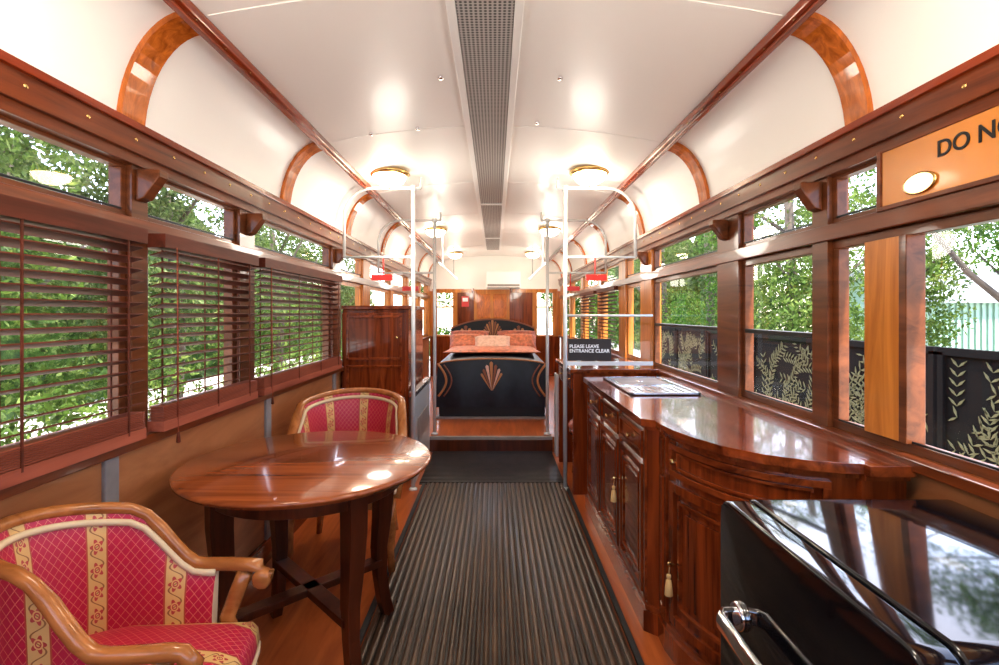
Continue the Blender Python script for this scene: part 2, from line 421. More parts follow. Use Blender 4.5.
m=MB(); m.box(-.40,.28,Y1-.045,Y1-.003,.15,R(.45),ORANGE)
for a,b in ((-.34,-.09),(-.03,.22)):
    m.box(a,b,Y1-.055,Y1-.045,R(-.1),R(.36),RIBW)
for x in (-.43,.28): m.box(x,x+.03,Y1-.06,Y1-.003,.15,R(.47),MAHOG)
m.build('door_1',.004)
m=MB(); m.box(-.16,.48,Y1-.24,Y1-.003,R(.48),R(.78),WHITE); m.box(-.14,.46,Y1-.245,Y1-.24,R(.50),R(.54),GREYP); m.build('air_conditioner',.03,4)
m=MB(); m.box(-.64,-.5,Y1-.02,Y1-.003,R(.12),R(.32),RED); m.box(-.62,-.52,Y1-.025,Y1-.02,R(.22),R(.29),SIGNW); m.build('red_notice')
m=MB()
m.box(-1.25,1.25,Y0-.08,Y0,0,R(-.43),PANELW)
for a,b in ((-1.25,-1.1),(-.42,-.34),(.34,.42),(1.1,1.25)): m.box(a,b,Y0-.08,Y0,R(-.43),R(.5),FRAMEW)
m.polyy([(-1.25,R(.5)),(-1.25,R(.6))]+prof[1:-1]+[(1.25,R(.6)),(1.25,R(.5))],Y0-.08,Y0,CREAM)
m.build('wall_back')

# ---------------------------------------------------------------- venetian blinds (left)
for (y0,y1) in ((.44,1.70),(1.79,2.50),(2.57,3.87)):
    m=MB(); x=-W+.035
    m.box(x-.03,x+.035,y0,y1,R(.235),R(.285),BLINDW)
    z=R(.215); rot=Matrix.Rotation(math.radians(-16),3,'Y')
    while z>R(-.335):
        m.box(x-.027,x+.027,y0+.005,y1-.005,z-.002,z+.002,BLINDW,rot=rot); z-=.0375
    for i in range(9): m.box(x-.028,x+.028,y0+.003,y1-.003,R(-.385)+i*.0058,R(-.3815)+i*.0058,BLINDB)
    m.box(x-.030,x+.030,y0,y1,R(-.425),R(-.388),BLINDB)
    ny=4 if y1-y0>1 else 3
    for i in range(ny):
        y=y0+.08+(y1-y0-.16)*i/(ny-1)
        for dx in (-.029,.029): m.box(x+dx-.002,x+dx+.002,y-.003,y+.003,R(-.40),R(.24),BLINDW)
    m.tube([(x+.045,y0+.05,R(.24)),(x+.05,y0+.05,R(-.44))],.002,BLINDB,6)
    m.lathe((x+.05,y0+.05,R(-.48)),[(0,0),(.008,.005),(.005,.04),(0,.045)],BLINDW,8)
    m.build('venetian_blind')
for (y0,y1) in ((6.1,7.1),(5.05,5.9)):
    m=MB(); x=W-.03
    m.box(x-.02,x+.02,y0,y1,R(.235),R(.275),BLINDW); z=R(.21)
    rot=Matrix.Rotation(math.radians(20),3,'Y')
    while z>R(-.4): m.box(x-.022,x+.022,y0,y1,z-.0015,z+.0015,BLINDW,rot=rot); z-=.04
    m.build('venetian_blind')

# signs
m=MB(); m.box(W-.012,W+.015,.3,1.60,R(.335),R(.52),AMBER)  # amber slab stands in for reflecting glass, lettering is the sign
m.box(W-.016,W+.015,.3,1.62,R(.325),R(.340),RAILW); m.box(W-.016,W+.015,1.60,1.62,R(.335),R(.52),RAILW)
s=m.build('warning_sign',.003)
text('DO NOT',.064,(W-.014,1.40,R(.435)),(math.radians(90),0,math.radians(-90)),BLACK,s)
m=MB(); zc=R(.378); m.lathe((W-.014,1.455,zc),[(.052,0),(.052,-.004),(.042,-.012),(.022,-.018),(0,-.020)],REFLA,28,axis='x'); m.lathe((W-.013,1.455,zc),[(.058,0),(.058,-.004),(.051,-.006)],BRASS,28,axis='x')
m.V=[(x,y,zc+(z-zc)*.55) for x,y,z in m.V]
m.build('lamp_reflection')  # glowing rimmed oval added as the ceiling dome's reflection in the glass
# ---------------------------------------------------------------- ceiling lamps
lamps=[(-.78,3.7),(.70,3.7),(-.74,6.2),(.68,6.2),(-.7,8.7),(.66,8.7),(-.78,.9),(.72,.9)]
for (x,y) in lamps:
    m=MB(); z=R(1.1-.1*x*x)
    m.lathe((x,y,z),[(0,-.0),(.145,-.0),(.15,-.012),(.135,-.028),(.12,-.03)],BRASS,32)
    m.lathe((x,y,z),[(.122,-.028),(.115,-.05),(.095,-.075),(.06,-.095),(.02,-.104),(0,-.105)],GLOW,32)
    m.lathe((x,y,z-.105),[(0,-.018),(.008,-.012),(.006,0),(0,.004)],BRASS,10)
    lo=m.build('ceiling_lamp')
    L=bpy.data.lights.new('ceiling_fill','POINT'); L.energy=5.5 if y<8 else 3; L.color=(1,.93,.82); L.shadow_soft_size=.12
    b=bpy.data.objects.new('ceiling_fill',L); scene.collection.objects.link(b); b.location=(x*.85,y,z-.52); b.parent=lo  # unseen fill light added well below each dome to brighten the ceiling
# ---------------------------------------------------------------- stanchion poles
def arc(c,r,a0,a1,y,n=8):
    return [(c[0]+r*math.cos(math.radians(a0+(a1-a0)*i/n)),y,c[1]+r*math.sin(math.radians(a0+(a1-a0)*i/n))) for i in range(n+1)]
def stanchion(sgn,px,wx,y,zb,name,ztop,zlow):
    m=MB()
    m.tube([(px,y,zb),(px,y,ztop+.02)],.016,POLE,14)
    m.lathe((px,y,zb),[(0,0),(.035,0),(.032,.012),(.018,.02)],POLE,16)
    r=.22
    pts=[(px-sgn*.06,y,ztop),(px,y,ztop)]+[(wx-sgn*r,y,ztop)]+arc((wx-sgn*r,ztop-r),r,90,0 if sgn>0 else 180,y)[1:]+[(wx,y,zlow)]
    m.tube(pts,.012,POLE,10,up=(0,1,0))
    m.tube([(px,y,zlow),(wx,y,zlow)],.010,POLE,10)
    m.lathe((px,y,ztop-.02),[(0.016,0),(.024,.004),(.024,.036),(.016,.04)],POLE,14)
    m.tube([(px-sgn*.06,y,ztop),(px-sgn*.06,y,ztop+.08)],.010,POLE,8)
    m.box(px+sgn*.16,px+sgn*.32,y-.01,y+.01,zlow-.18,zlow-.135,RED); m.tube([(px+sgn*.23,y,zlow),(px+sgn*.23,y,zlow-.14)],.005,RED,6)
    m.build(name)
stanchion(-1,-.63,-1.16,3.85,.0,'stanchion_pole',R(.96),R(.43))
stanchion(1,.54,1.08,3.85,.0,'stanchion_pole',R(.96),R(.43))
stanchion(-1,-.60,-1.16,4.97,.155,'stanchion_pole',R(.92),R(.40))
stanchion(1,.52,1.10,4.97,.155,'stanchion_pole',R(.92),R(.40))
m=MB()
for x in (-.66,.60):
    m.tube([(x,3.9,R(.60)),(x,8.9,R(.60))],.010,POLE,8)
    for y in (6.3,8.0): m.tube([(x,y,R(.6)),(x,y,R(1.06))],.008,POLE,8)
m.build('longitudinal_handrail')
# ---------------------------------------------------------------- left cabinet and side panels
m=MB()
m.box(-1.235,-.70,4.05,4.85,.0,R(.03),MAHOG); m.box(-1.24,-.68,4.03,4.86,R(.03),R(.06),MAHOGY)
m.box(-1.235,-.72,4.035,4.05,.12,R(.0),MAHOG)
for z0,z1 in ((.2,R(-.42)),(R(-.38),R(-.02))):
    for a,b,c,d in ((-1.2,-.75,z0,z0+.02),(-1.2,-.75,z1-.02,z1),(-1.2,-1.18,z0,z1),(-.77,-.75,z0,z1)): m.box(a,b,4.028,4.035,c,d,MAHOGY)
m.lathe((-.79,4.02,R(-.2)),[(0,-.02),(.012,-.015),(.008,0),(.008,.02)],BRASS,12,axis='y')
m.build('mahogany_cabinet',.005)
m=MB(); m.box(-.665,-.635,3.95,4.86,.0,.72,POLE); m.box(-.675,-.625,3.93,4.86,.70,.74,STEEL); m.box(-.632,-.628,4.1,4.8,.3,.5,GREYP); m.build('metal_side_panel',.006)
m=MB(); m.box(.575,.60,4.72,4.86,.0,.78,POLE); m.build('metal_side_panel',.006)

m=MB()
m.box(.56,1.22,3.72,4.62,R(-.45),R(-.42),MAHOGY)
m.box(.585,1.21,4.56,4.60,0,R(-.45),MAHOG); m.box(.585,1.21,3.74,3.77,0,R(-.45),MAHOG); m.box(1.17,1.21,3.77,4.56,0,R(-.45),MAHOG)
m.box(.59,1.17,3.77,4.56,R(-.60),R(-.45),MAHOG); m.box(.58,.59,3.82,4.15,R(-.58),R(-.47),MAHOGY); m.box(.58,.59,4.18,4.51,R(-.58),R(-.47),MAHOGY)
for y in (3.98,4.34): m.lathe((.575,y,R(-.525)),[(0,-.015),(.01,-.01),(.006,.01)],BRASS,10,axis='x')
m.build('writing_desk',.004)
m=MB()
m.lathe((.78,4.15,.40),[(0,.09),(.10,.085),(.155,.06),(.17,.03),(.165,0),(0,0)],PILR,24)
m.lathe((.78,4.15,.36),[(0,0),(.16,0),(.165,.04),(0,.04)],MAHOG,24)
for a in range(4):
    t=math.radians(45+90*a); c,s_=math.cos(t),math.sin(t)
    m.tube([(.78+.11*c,4.15+.11*s_,.37),(.78+.13*c,4.15+.13*s_,.2),(.78+.16*c,4.15+.16*s_,.0)],.016,MAHOG,8,scale=[1.2,.9,.8])
m.build('upholstered_stool')
m=MB(); 
m.add([(.56,3.87,R(-.38)),(1.2,3.87,R(-.38)),(1.2,3.87,R(-.02)),(.56,3.87,R(-.02))],[(0,1,2,3)],GLASS)
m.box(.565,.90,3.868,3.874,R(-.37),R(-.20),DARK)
m.box(.55,1.22,3.855,3.885,R(-.405),R(-.375),POLE); m.tube([(.55,3.87,R(-.02)),(1.22,3.87,R(-.02))],.010,POLE,8)
s=m.build('glass_partition')
text('PLEASE LEAVE\nENTRANCE CLEAR',.037,(.575,3.864,R(-.27)),(math.radians(90),0,0),SIGNW,s)

# ---------------------------------------------------------------- bed
m=MB(); BX=-.035; bw=.63; by0=5.76; by1=7.95; zt=R(-.56)
m.box(BX-bw+.03,BX+bw-.03,by0+.04,by1,.151,.40,BLACK)
def bedz(u,v): return zt+.03*math.cos(u*math.pi/2)
nu,nv=30,16; V=[];F=[]
def bp(i,j):
    t=i/nu*2-1; v=j/nv
    y=by0+ (by1-by0)*v
    if abs(t)>.8:
        k=(abs(t)-.8)/.2; x=(bw+.02*k)*(1 if t>0 else -1)
        x+=.012*math.sin(v*40)*k*(1 if t>0 else -1)
        z=zt-.03-.43*k
    else:
        x=t/.8*bw*.985; z=bedz(t/.8,v)-.03*(abs(t)/.8)**8
    return (BX+x,y,z)
for i in range(nu+1):
    for j in range(nv+1): V.append(bp(i,j))
for i in range(nu):
    for j in range(nv): a=i*(nv+1)+j; F.append((a,a+1,a+nv+2,a+nv+1))
m.add(V,F,DUVET,True)
V=[];F=[]
for i in range(25):
    t=i/24*2-1
    for j in range(9):
        k=j/8; x=BX+t*(bw-.005+.02*k); z0=bedz(t,0)-.03*abs(t)**8
        V.append((x,by0-.04*math.sin(k*math.pi/2)-.010*math.sin(t*9)*k,z0-(z0-.28)*k))
for i in range(24):
    for j in range(8): a=i*9+j; F.append((a,a+9,a+10,a+1))
m.add(V,F,DUVET,True)
m.box(BX-bw-.01,BX+bw+.01,by0-.05,by0+.05,.151,.17,GREYP)
m.box(BX-bw+.02,BX+bw-.02,by0-.01,by0+.05,.17,.29,BLACK)
def fan(m,cx,yy,z0,r,spread,n,mats,flip=1):
    for i in range(n):
        a0=-spread+2*spread*i/n; a1=-spread+2*spread*(i+.72)/n
        rr=r*(1-.35*abs((i+.5)/n*2-1))
        pts=[(cx+.05*r*math.sin(a0),z0+flip*.05*r*math.cos(a0)),(cx+rr*math.sin(a0),z0+flip*rr*math.cos(a0)),(cx+rr*math.sin((a0+a1)/2)*1.06,z0+flip*rr*math.cos((a0+a1)/2)*1.06),(cx+rr*math.sin(a1),z0+flip*rr*math.cos(a1)),(cx+.05*r*math.sin(a1),z0+flip*.05*r*math.cos(a1))]
        m.polyy(pts,yy,yy+.006,mats[i%len(mats)])
fan(m,BX,by0-.058,R(-.90),.33,math.radians(34),7,[GOLD,GOLD2,PILB])
for sg in (-1,1):
    pts=[(BX+sg*(.61-.09*math.sin(i/10*math.pi)),by0-.055-.006*i/10,zt-.03-i*.036) for i in range(11)]
    m.tube(pts,.014,GOLD,6)
    pts=[(BX+sg*(.55-.09*math.sin(i/10*math.pi)),by0-.055-.006*i/10,zt-.03-i*.036) for i in range(11)]
    m.tube(pts,.009,GOLD2,6)
    pts=[(BX+sg*bw*i/12,by0-.005-.003*i,bedz(sg*i/12,0)+.002-.03*(i/12)**8) for i in range(13)]
    m.tube(pts,.009,GOLD,6)
hb=[]
for i in range(25):
    t=i/24*2-1; hb.append((BX+t*.66,R(-.10)-.14*abs(t)**2.2))
hb=[(BX-.66,.2)]+hb+[(BX+.66,.2)]
m.polyy(hb,by1,by1+.09,BLACK)
m.sweep([(x,by1-.0,z) for x,z in hb[1:-1]],[(-.012,-.012),(.012,-.012),(.012,.012),(-.012,.012)],GOLD2,smooth=False,up=(0,1,0))
fan(m,BX,by1-.012,R(-.42),.30,math.radians(45),9,[GOLD,GOLD2])
for sg in (-1,1): fan(m,BX+sg*.42,by1-.012,R(-.45),.24,math.radians(45),5,[GOLD2,GOLD])
m.build('double_bed')
def pil(x,y,z,sx,sy,th,mat,tilt,rz=0):
    m=MB(); m.pillow((x,y,z),sx,sy,th,mat,Matrix.Rotation(math.radians(rz),3,'Z')@Matrix.Rotation(math.radians(tilt),3,'X')); m.build('bed_pillow')
for (x,mat) in ((-.38,PILR),(.32,PILR)): pil(x,7.42,R(-.40),.58,.34,.15,mat,50)
for (x,mat,rz) in ((-.40,PILO,4),(.34,PILO,-4)): pil(x,7.12,R(-.415),.50,.28,.15,mat,42,rz)
pil(BX,6.85,R(-.42),.50,.26,.13,PILB,48)
m=MB(); m.pillow((BX,6.75,zt+.075),1.22,1.15,.07,PILO,Matrix.Identity(3),16); m.build('bed_runner_blanket')

# ---------------------------------------------------------------- round table
tc=Vector((-.735,2.0)); tr=.478; th=.78
m=MB()
m.lathe((tc.x,tc.y,th),[(0,0),(tr-.012,0),(tr-.004,-.003),(tr,-.010),(tr-.002,-.016),(tr-.012,-.020),(tr-.016,-.028),(tr-.03,-.032),(0,-.032)],TABLEW,72)
m.lathe((tc.x,tc.y,th-.032),[(.36,0),(.36,-.07),(.34,-.07),(.34,0)],TABLED,48)
for a in range(4):
    t=math.radians(45+90*a); c,s_=math.cos(t),math.sin(t)
    pts=[(.335,th-.04),(.335,.60),(.325,.45),(.31,.32),(.315,.2),(.335,.08),(.36,.0)]
    sc=[1.25,1.2,1.05,.9,.8,.8,.75]
    m.sweep([(tc.x+r*c,tc.y+r*s_,z) for r,z in pts],[(-.032,-.028),(.032,-.028),(.032,.028),(-.032,.028)],TABLED,up=(-s_,c,0),scale=sc,smooth=False)
for t in (45,135):
    c,s_=math.cos(math.radians(t)),math.sin(math.radians(t))
    m.sweep([(tc.x-.31*c,tc.y-.31*s_,.26),(tc.x+.31*c,tc.y+.31*s_,.26)],[(-.03,-.014),(.03,-.014),(.03,.014),(-.03,.014)],TABLED,smooth=False)
m.build('round_dining_table',.003)

# ---------------------------------------------------------------- armchairs
def armchair(loc,rotz,scale,s0=.13,s1=-.07):
    m=MB(); Wd=.285
    def hz(X):
        t=min(1,max(0,(s0-X)/(s0-s1))); t=t*t*(3-2*t)
        return .63+.165*t+ .035*max(0,(-.05-X)/.25)
    plan=[]
    for i in range(9): plan.append((.27-.27*i/8,Wd+.012*math.sin(i/8*math.pi)))
    for i in range(1,12):
        a=math.radians(90+90*i/11); plan.append((.30*math.cos(a),Wd*math.sin(a)))
    full=plan+[(x,-y) for x,y in reversed(plan[:-1])]
    rail=[(x,y,hz(x)) for x,y in full]
    def scroll(sg): 
        return [(.315,sg*(Wd+.005),.58),(.325,sg*(Wd+.003),.605),(.30,sg*Wd,.627)]
    path=scroll(1)+rail+list(reversed(scroll(-1)))
    sc=[1.0 if p[0]>-.02 else .85 for p in path]
    m.tube(path,.027,ARMW,12,sq=.72,scale=sc)
    for sg in (1,-1):
        m.lathe((.308,sg*Wd,.590),[(0,-.032),(.02,-.03),(.028,-.02),(.028,.02),(.02,.03),(0,.032)],ARMW,16,axis='y')
        m.tube([(.255,sg*Wd,.61),(.225,sg*Wd,.54),(.20,sg*Wd,.48),(.225,sg*Wd,.42),(.25,sg*(Wd-.01),.36)],.024,ARMW,10,up=(0,1,0))
    sh=[p for p in full if p[0]<=.17]
    n=len(sh); nv=10; V=[];U=[];F=[]; L=0
    Vo=[];Uo=[]
    for i,(x,y) in enumerate(sh):
        if i: L+=math.hypot(x-sh[i-1][0],y-sh[i-1][1])
        a=sh[max(0,i-1)]; b=sh[min(n-1,i+1)]; t=Vector((b[0]-a[0],b[1]-a[1])).normalized(); nn=Vector((-t.y,t.x))
        if nn.dot(Vector((.05,0))-Vector((x,y)))<0: nn=-nn
        for j in range(nv+1):
            v=j/nv; z=.40+(hz(x)-.012-.40)*v
            off=.012+.028*math.sin(v*math.pi)**.6 ; lean=-.02*(1-v)
            p=Vector((x,y))+nn*(off-lean)
            V.append((p.x,p.y,z)); U.append((L,z))
            p=Vector((x,y))-nn*(.004-.02*(1-v)); Vo.append((p.x,p.y,z)); Uo.append((L,z))
    for i in range(n-1):
        for j in range(nv): a=i*(nv+1)+j; F.append((a,a+1,a+nv+2,a+nv+1))
    m.add(V,F,FAB,True,U); m.add(Vo,[tuple(reversed(f)) for f in F],FAB,True,Uo)
    for e in (0,(n-1)*(nv+1)):
        VV=V[e:e+nv+1]+Vo[e:e+nv+1]; m.add(VV,[(j,j+1,nv+2+j,nv+1+j) for j in range(nv)],PIPING)
    br=[]
    for i,(x,y) in enumerate(sh):
        q=V[i*(nv+1)+nv-1]; br.append((q[0],q[1],q[2]+.018))
    m.tube(br,.010,PIPING,6)
    out=[]
    for i in range(9): out.append((.30+.03*math.cos((i/8-.5)*math.pi),-.27+.54*i/8))
    for i in range(1,12):
        a=math.radians(90+180*i/12); out.append((.27*math.cos(a)+.0,.27*math.sin(a)))
    def sc_(o,k,c=(.03,0)): return [(c[0]+(x-c[0])*k,c[1]+(y-c[1])*k) for x,y in o]
    m.prism(sc_(out,1.0),.33,.40,ARMW)
    rings=[(1.0,.40),(1.015,.425),(1.0,.455),(.95,.475),(.8,.49),(.5,.50),(.2,.502)]
    V=[];F=[];k=len(out)
    for s_,z in rings: V+=[(x,y,z) for x,y in sc_(out,s_)]
    for r in range(len(rings)-1):
        for j in range(k): F.append((r*k+j,r*k+(j+1)%k,(r+1)*k+(j+1)%k,(r+1)*k+j))
    F.append(tuple(range((len(rings)-1)*k,len(rings)*k)))
    m.add(V,F,FAB,True,[(v[1]+.1175,v[0]) for v in V])
    o2=sc_(out,1.012); m.tube([(x,y,.405) for x,y in o2],.008,PIPING,6,closed=True)
    for sg in (1,-1):
        m.tube([(.27,sg*.24,.36),(.30,sg*.255,.26),(.285,sg*.25,.12),(.30,sg*.26,.0)],.03,ARMW,10,up=(0,1,0),scale=[1.2,1,.65,.6])
        m.tube([(-.17,sg*.19,.36),(-.19,sg*.20,.2),(-.25,sg*.23,.0)],.024,ARMW,8,up=(0,1,0),scale=[1.1,.9,.7])
    return m.build('upholstered_armchair',loc=loc,rotz=rotz,scale=scale)
armchair((-.955,1.255,0),math.radians(2),(.93,.66,1.0),.12,-.08)
armchair((-.83,2.87,0),math.radians(-84),(1,1.02,1.05))

# ---------------------------------------------------------------- sideboard
fp=[(.655,3.50),(.655,2.15),(.705,2.11),(.705,2.02),(.72,1.92),(.75,1.82),(.80,1.71),(.875,1.62),(.97,1.56),(1.06,1.53)]
TOPZ=R(-.45)
seg=[0]
for i in range(1,len(fp)): seg.append(seg[-1]+math.hypot(fp[i][0]-fp[i-1][0],fp[i][1]-fp[i-1][1]))
def P(s):
    s=min(max(s,0),seg[-1])
    for i in range(1,len(fp)):
        if s<=seg[i]+1e-9:
            k=(s-seg[i-1])/(seg[i]-seg[i-1]); a,b=fp[i-1],fp[i]
            return (a[0]+(b[0]-a[0])*k,a[1]+(b[1]-a[1])*k)
    return fp[-1]
def Nn(s):
    d=.04 if s>1.5 else .005
    a=P(s-d); b=P(s+d); t=Vector((b[0]-a[0],b[1]-a[1])).normalized(); return Vector((t.y,-t.x))
m=MB()
def cstrip(s0,s1,z0,z1,o0,o1,mat):
    n=max(1,int((s1-s0)/.05)) if s1>1.4 else 1
    V=[];F=[]
    for i in range(n+1):
        s=s0+(s1-s0)*i/n; p=P(s); q=Nn(s)
        for o in (o0,o1):
            for z in (z0,z1): V.append((p[0]+q.x*o,p[1]+q.y*o,z))
    for i in range(n):
        a=i*4;b=a+4
        F+=[(a,a+1,b+1,b),(a+2,b+2,b+3,a+3),(a+1,a+3,b+3,b+1),(a,b,b+2,a+2)]
    F+=[(0,2,3,1),(n*4,n*4+1,n*4+3,n*4+2)]
    m.add(V,F,mat)
def frame(s0,s1,z0,z1,w,o,mat):
    cstrip(s0,s1,z0,z0+w,0,o,mat); cstrip(s0,s1,z1-w,z1,0,o,mat); cstrip(s0,s0+w,z0+w,z1-w,0,o,mat); cstrip(s1-w,s1,z0+w,z1-w,0,o,mat)
def off(o): 
    r=[]
    for i in range(len(fp)):
        q=Nn(seg[i]); r.append((fp[i][0]+q.x*o,fp[i][1]+q.y*o))
    return r
def foot(o,e=.0): return [(1.235,3.50+e)]+[(off(o)[0][0],3.50+e)]+off(o)[1:]+[(1.10,1.525-o),(1.10,1.50-o),(1.235,1.50-o)]
m.prism(foot(0),.08,TOPZ-.03,MAHOG)
m.prism(foot(.022,.01),.0,.09,MAHOG); m.prism(foot(.012,.005),.09,.11,MAHOGY)
m.prism(foot(.015,.01),TOPZ-.05,TOPZ-.032,MAHOG)
m.prism(foot(.035,.02),TOPZ-.032,TOPZ,MAHOGY)
ZD=TOPZ-.20; zD1=TOPZ-.065
e=seg[-1]
doors=[(.03,.42),(.46,.88),(.92,1.31)]
for a,b in doors:
    frame(a,b,ZD+.015,zD1,.022,.016,MAHOGY); cstrip(a+.05,b-.05,ZD+.045,zD1-.03,0,.010,MAHOG)
    frame(a,b,.14,ZD-.01,.03,.016,MAHOG); frame(a+.055,b-.055,.20,ZD-.065,.014,.014,MAHOGY); cstrip(a+.09,b-.09,.235,ZD-.10,0,.008,MAHOG)
    sm=(a+b)/2; p=P(sm); m.lathe((p[0]-.022,p[1],(ZD+zD1)/2),[(0,-.012),(.012,-.008),(.013,0),(.006,.008),(.006,.014)],BRASS,14,axis='x')
for s0,s1 in ((0.0,.025),(.425,.455),(.885,.915),(1.315,1.345)): cstrip(s0,s1,.12,zD1+.01,0,.010,MAHOGY)
cstrip(1.42,1.50,.11,TOPZ-.05,0,.014,MAHOGY); cstrip(1.44,1.48,.16,ZD-.02,.01,.022,MAHOG); cstrip(1.44,1.48,ZD+.02,zD1,.01,.022,MAHOG)
a,b=1.53,e-.03
frame(a,b,ZD+.01,zD1,.022,.018,MAHOGY); frame(a+.045,b-.045,ZD+.04,zD1-.028,.010,.012,MAHOGY)
frame(a,b,.14,ZD-.015,.035,.018,MAHOG); frame(a+.06,b-.06,.21,ZD-.075,.014,.015,MAHOGY); cstrip(a+.10,b-.10,.25,ZD-.115,0,.009,MAHOG)
def tassel(s,z):
    p=P(s); q=Nn(s); x,y=p[0]+q.x*.034,p[1]+q.y*.034
    m.lathe((x,y,z+.0),[(0,-.006),(.010,-.004),(.010,.004),(0,.006)],BRASS,12,axis='y')
    m.tube([(x+.02,y,z),(x,y,z)],.003,BRASS,6); m.tube([(x,y,z),(x-.004,y,z-.04)],.002,TASSEL,6)
    m.lathe((x-.004,y,z-.12),[(0,0),(.016,0),(.014,.03),(.010,.058),(.004,.062),(.009,.070),(.008,.080),(0,.084)],TASSEL,14)
tassel(.90,.50); tassel(1.57,.38)
m.lathe((P(1.57)[0]-.02,P(1.57)[1],(ZD+zD1)/2),[(0,-.012),(.012,-.008),(.013,0),(.006,.014)],BRASS,14,axis='x')
m.build('mahogany_sideboard',.003)
m=MB(); z=TOPZ+.001
m.box(.74,1.12,2.72,3.42,z,z+.006,STEEL)
for a,b,c,d in ((.74,1.12,2.72,2.735),(.74,1.12,3.405,3.42),(.74,.755,2.72,3.42),(1.105,1.12,2.72,3.42)): m.box(a,b,c,d,z,z+.014,STEEL)
for i in range(7): m.box(.79+i*.045,.80+i*.045,2.76,3.02,z+.006,z+.011,STEEL)
m.box(.78,1.08,3.06,3.38,z+.006,z+.008,GREYP)
for a,b,c,d in ((.78,1.08,3.05,3.06),(.78,1.08,3.38,3.39),(.77,.78,3.05,3.39),(1.08,1.09,3.05,3.39)): m.box(a,b,c,d,z,z+.012,CHROME)
m.lathe((.93,3.22,z+.008),[(0,.004),(.02,.004),(.025,0)],CHROME,16)
m.build('stainless_sink')

# ---------------------------------------------------------------- black retro refrigerator
def rrect(x0,x1,z0,z1,r,n=6):
    pts=[]
    for cx,cz,a0 in ((x1-r,z1-r,0),(x0+r,z1-r,90),(x0+r,z0+r,180),(x1-r,z0+r,270)):
        for i in range(n+1):
            a=math.radians(a0+90*i/n); pts.append((cx+r*math.cos(a),cz+r*math.sin(a)))
    return pts
ft=R(-.50)
m=MB()
body=rrect(.72,1.38,.05,ft,.045)
m.polyx(body,.690,1.225,BLACKG)
door=rrect(.715,1.385,.06,ft-.004,.05)
m.polyx(door,.622,.687,BLACKG)
m.box(.675,.695,.74,1.36,.08,ft-.012,BLACK)
hz_=R(-.77); hx=.02
hp=[(.598+hx,1.27,hz_),(.56+hx,1.27,hz_),(.545+hx,1.25,hz_),(.545+hx,1.10,hz_),(.545+hx,.92,hz_),(.56+hx,.90,hz_),(.598+hx,.90,hz_)]
m.sweep(hp,[(-.009,-.022),(.009,-.022),(.012,0),(.009,.022),(-.009,.022)],CHROME,smooth=False)
m.lathe((.575+hx+.015,1.27,hz_),[(0,0),(.035,0),(.035,.012),(.028,.035),(0,.035)],CHROME,20,axis='x')
for y in (.78,1.31):
    for x in (.74,1.17): m.lathe((x,y,0),[(0,0),(.02,0),(.022,.05),(0,.05)],BLACK,12)
fr=m.build('retro_refrigerator',.018,5)
for p in fr.data.polygons: p.use_smooth=True

# ---------------------------------------------------------------- exterior
GZ=-.5
m=MB(); m.box(-40,40,-25,60,GZ-.1,GZ,BOUNCE); m.build('ground')
def foliage(name,blobs,count,size,mat,trunks=(),seed=1):
    rng=np.random.default_rng(seed)
    w=np.array([b[3]*b[4]*b[5] for b in blobs])**.67; w/=w.sum(); ch=rng.choice(len(blobs),count,p=w)
    B=np.array([b[:6] for b in blobs])[ch]
    d=rng.normal(size=(count,3)); d/=np.linalg.norm(d,axis=1)[:,None]
    r=rng.uniform(.35,1.0,count)**.6
    c=B[:,:3]+d*B[:,3:6]*r[:,None]
    a=rng.normal(size=(count,3)); a[:,2]-=.4; a/=np.linalg.norm(a,axis=1)[:,None]
    t=rng.normal(size=(count,3)); bb=np.cross(a,t); bb/=np.linalg.norm(bb,axis=1)[:,None]
    s=(size*rng.uniform(.6,1.3,count))[:,None]
    V=np.stack([c-a*s*.5,c+bb*s*.2,c+a*s*.5,c-bb*s*.2],1).reshape(-1,3)
    V[:,2]=np.maximum(V[:,2],GZ+.01)
    F=[(4*i,4*i+1,4*i+2,4*i+3) for i in range(count)]
    m=MB(); m.mats=[mat]; m.V=[tuple(v) for v in V.tolist()]; m.UV=[(0,0)]*len(m.V); m.F=F; m.M=[0]*count; m.S=[False]*count
    for (x,y,h,rr) in trunks:
        m.tube([(x,y,GZ),(x+.05,y+.1,GZ+h*.5),(x-.1,y,GZ+h)],rr,TRUNK,10,scale=[1.2,.9,.6])
        for k in range(6):
            a_=random.uniform(0,6.28); z=GZ+h*random.uniform(.4,.9)
            m.tube([(x,y,z),(x+math.cos(a_)*.6,y+math.sin(a_)*.6,z+.5),(x+math.cos(a_)*1.1,y+math.sin(a_)*1.1,z+1.1)],rr*.35,TRUNK,6,scale=[1,.7,.4])
    m.build(name)
rs=random.Random(3)
def tree(xc,yc,count,size,mat,seed,zlo=.3,zhi=3.7,sx=.6,sy=1.5,nb=11,k=1.0):
    bl=[(xc+rs.uniform(-sx,sx),yc+rs.uniform(-sy,sy),rs.uniform(zlo,zhi),k*rs.uniform(.6,1.0),k*rs.uniform(.7,1.1),k*rs.uniform(.5,.9)) for _ in range(nb)]
    foliage('tree',bl,count,size,mat,[(xc,yc,zhi,.10)],seed)
for k,(yc) in enumerate((1.8,4.6,7.6,11.2,15.4)):
    tree(-4.9,yc,13000,.10,LEAF3 if k%2==0 else LEAF2,k,sx=.5)
for k,(xc,yc) in enumerate(((4.9,8.2),(5.0,11.6),(5.3,15.6))):
    tree(xc,yc,12000,.10,LEAF if k%2 else LEAF2,20+k,.1,4.0,.5)
tree(9.2,8.3,8000,.11,LEAF,31,2.6,4.4,.9,.8,8)
tree(8.3,10.3,7000,.11,LEAF2,32,.8,3.6,.4,.6,8)
tree(15,20,9000,.2,LEAF2,33,2,6,3.5,1.5,12,1.6)
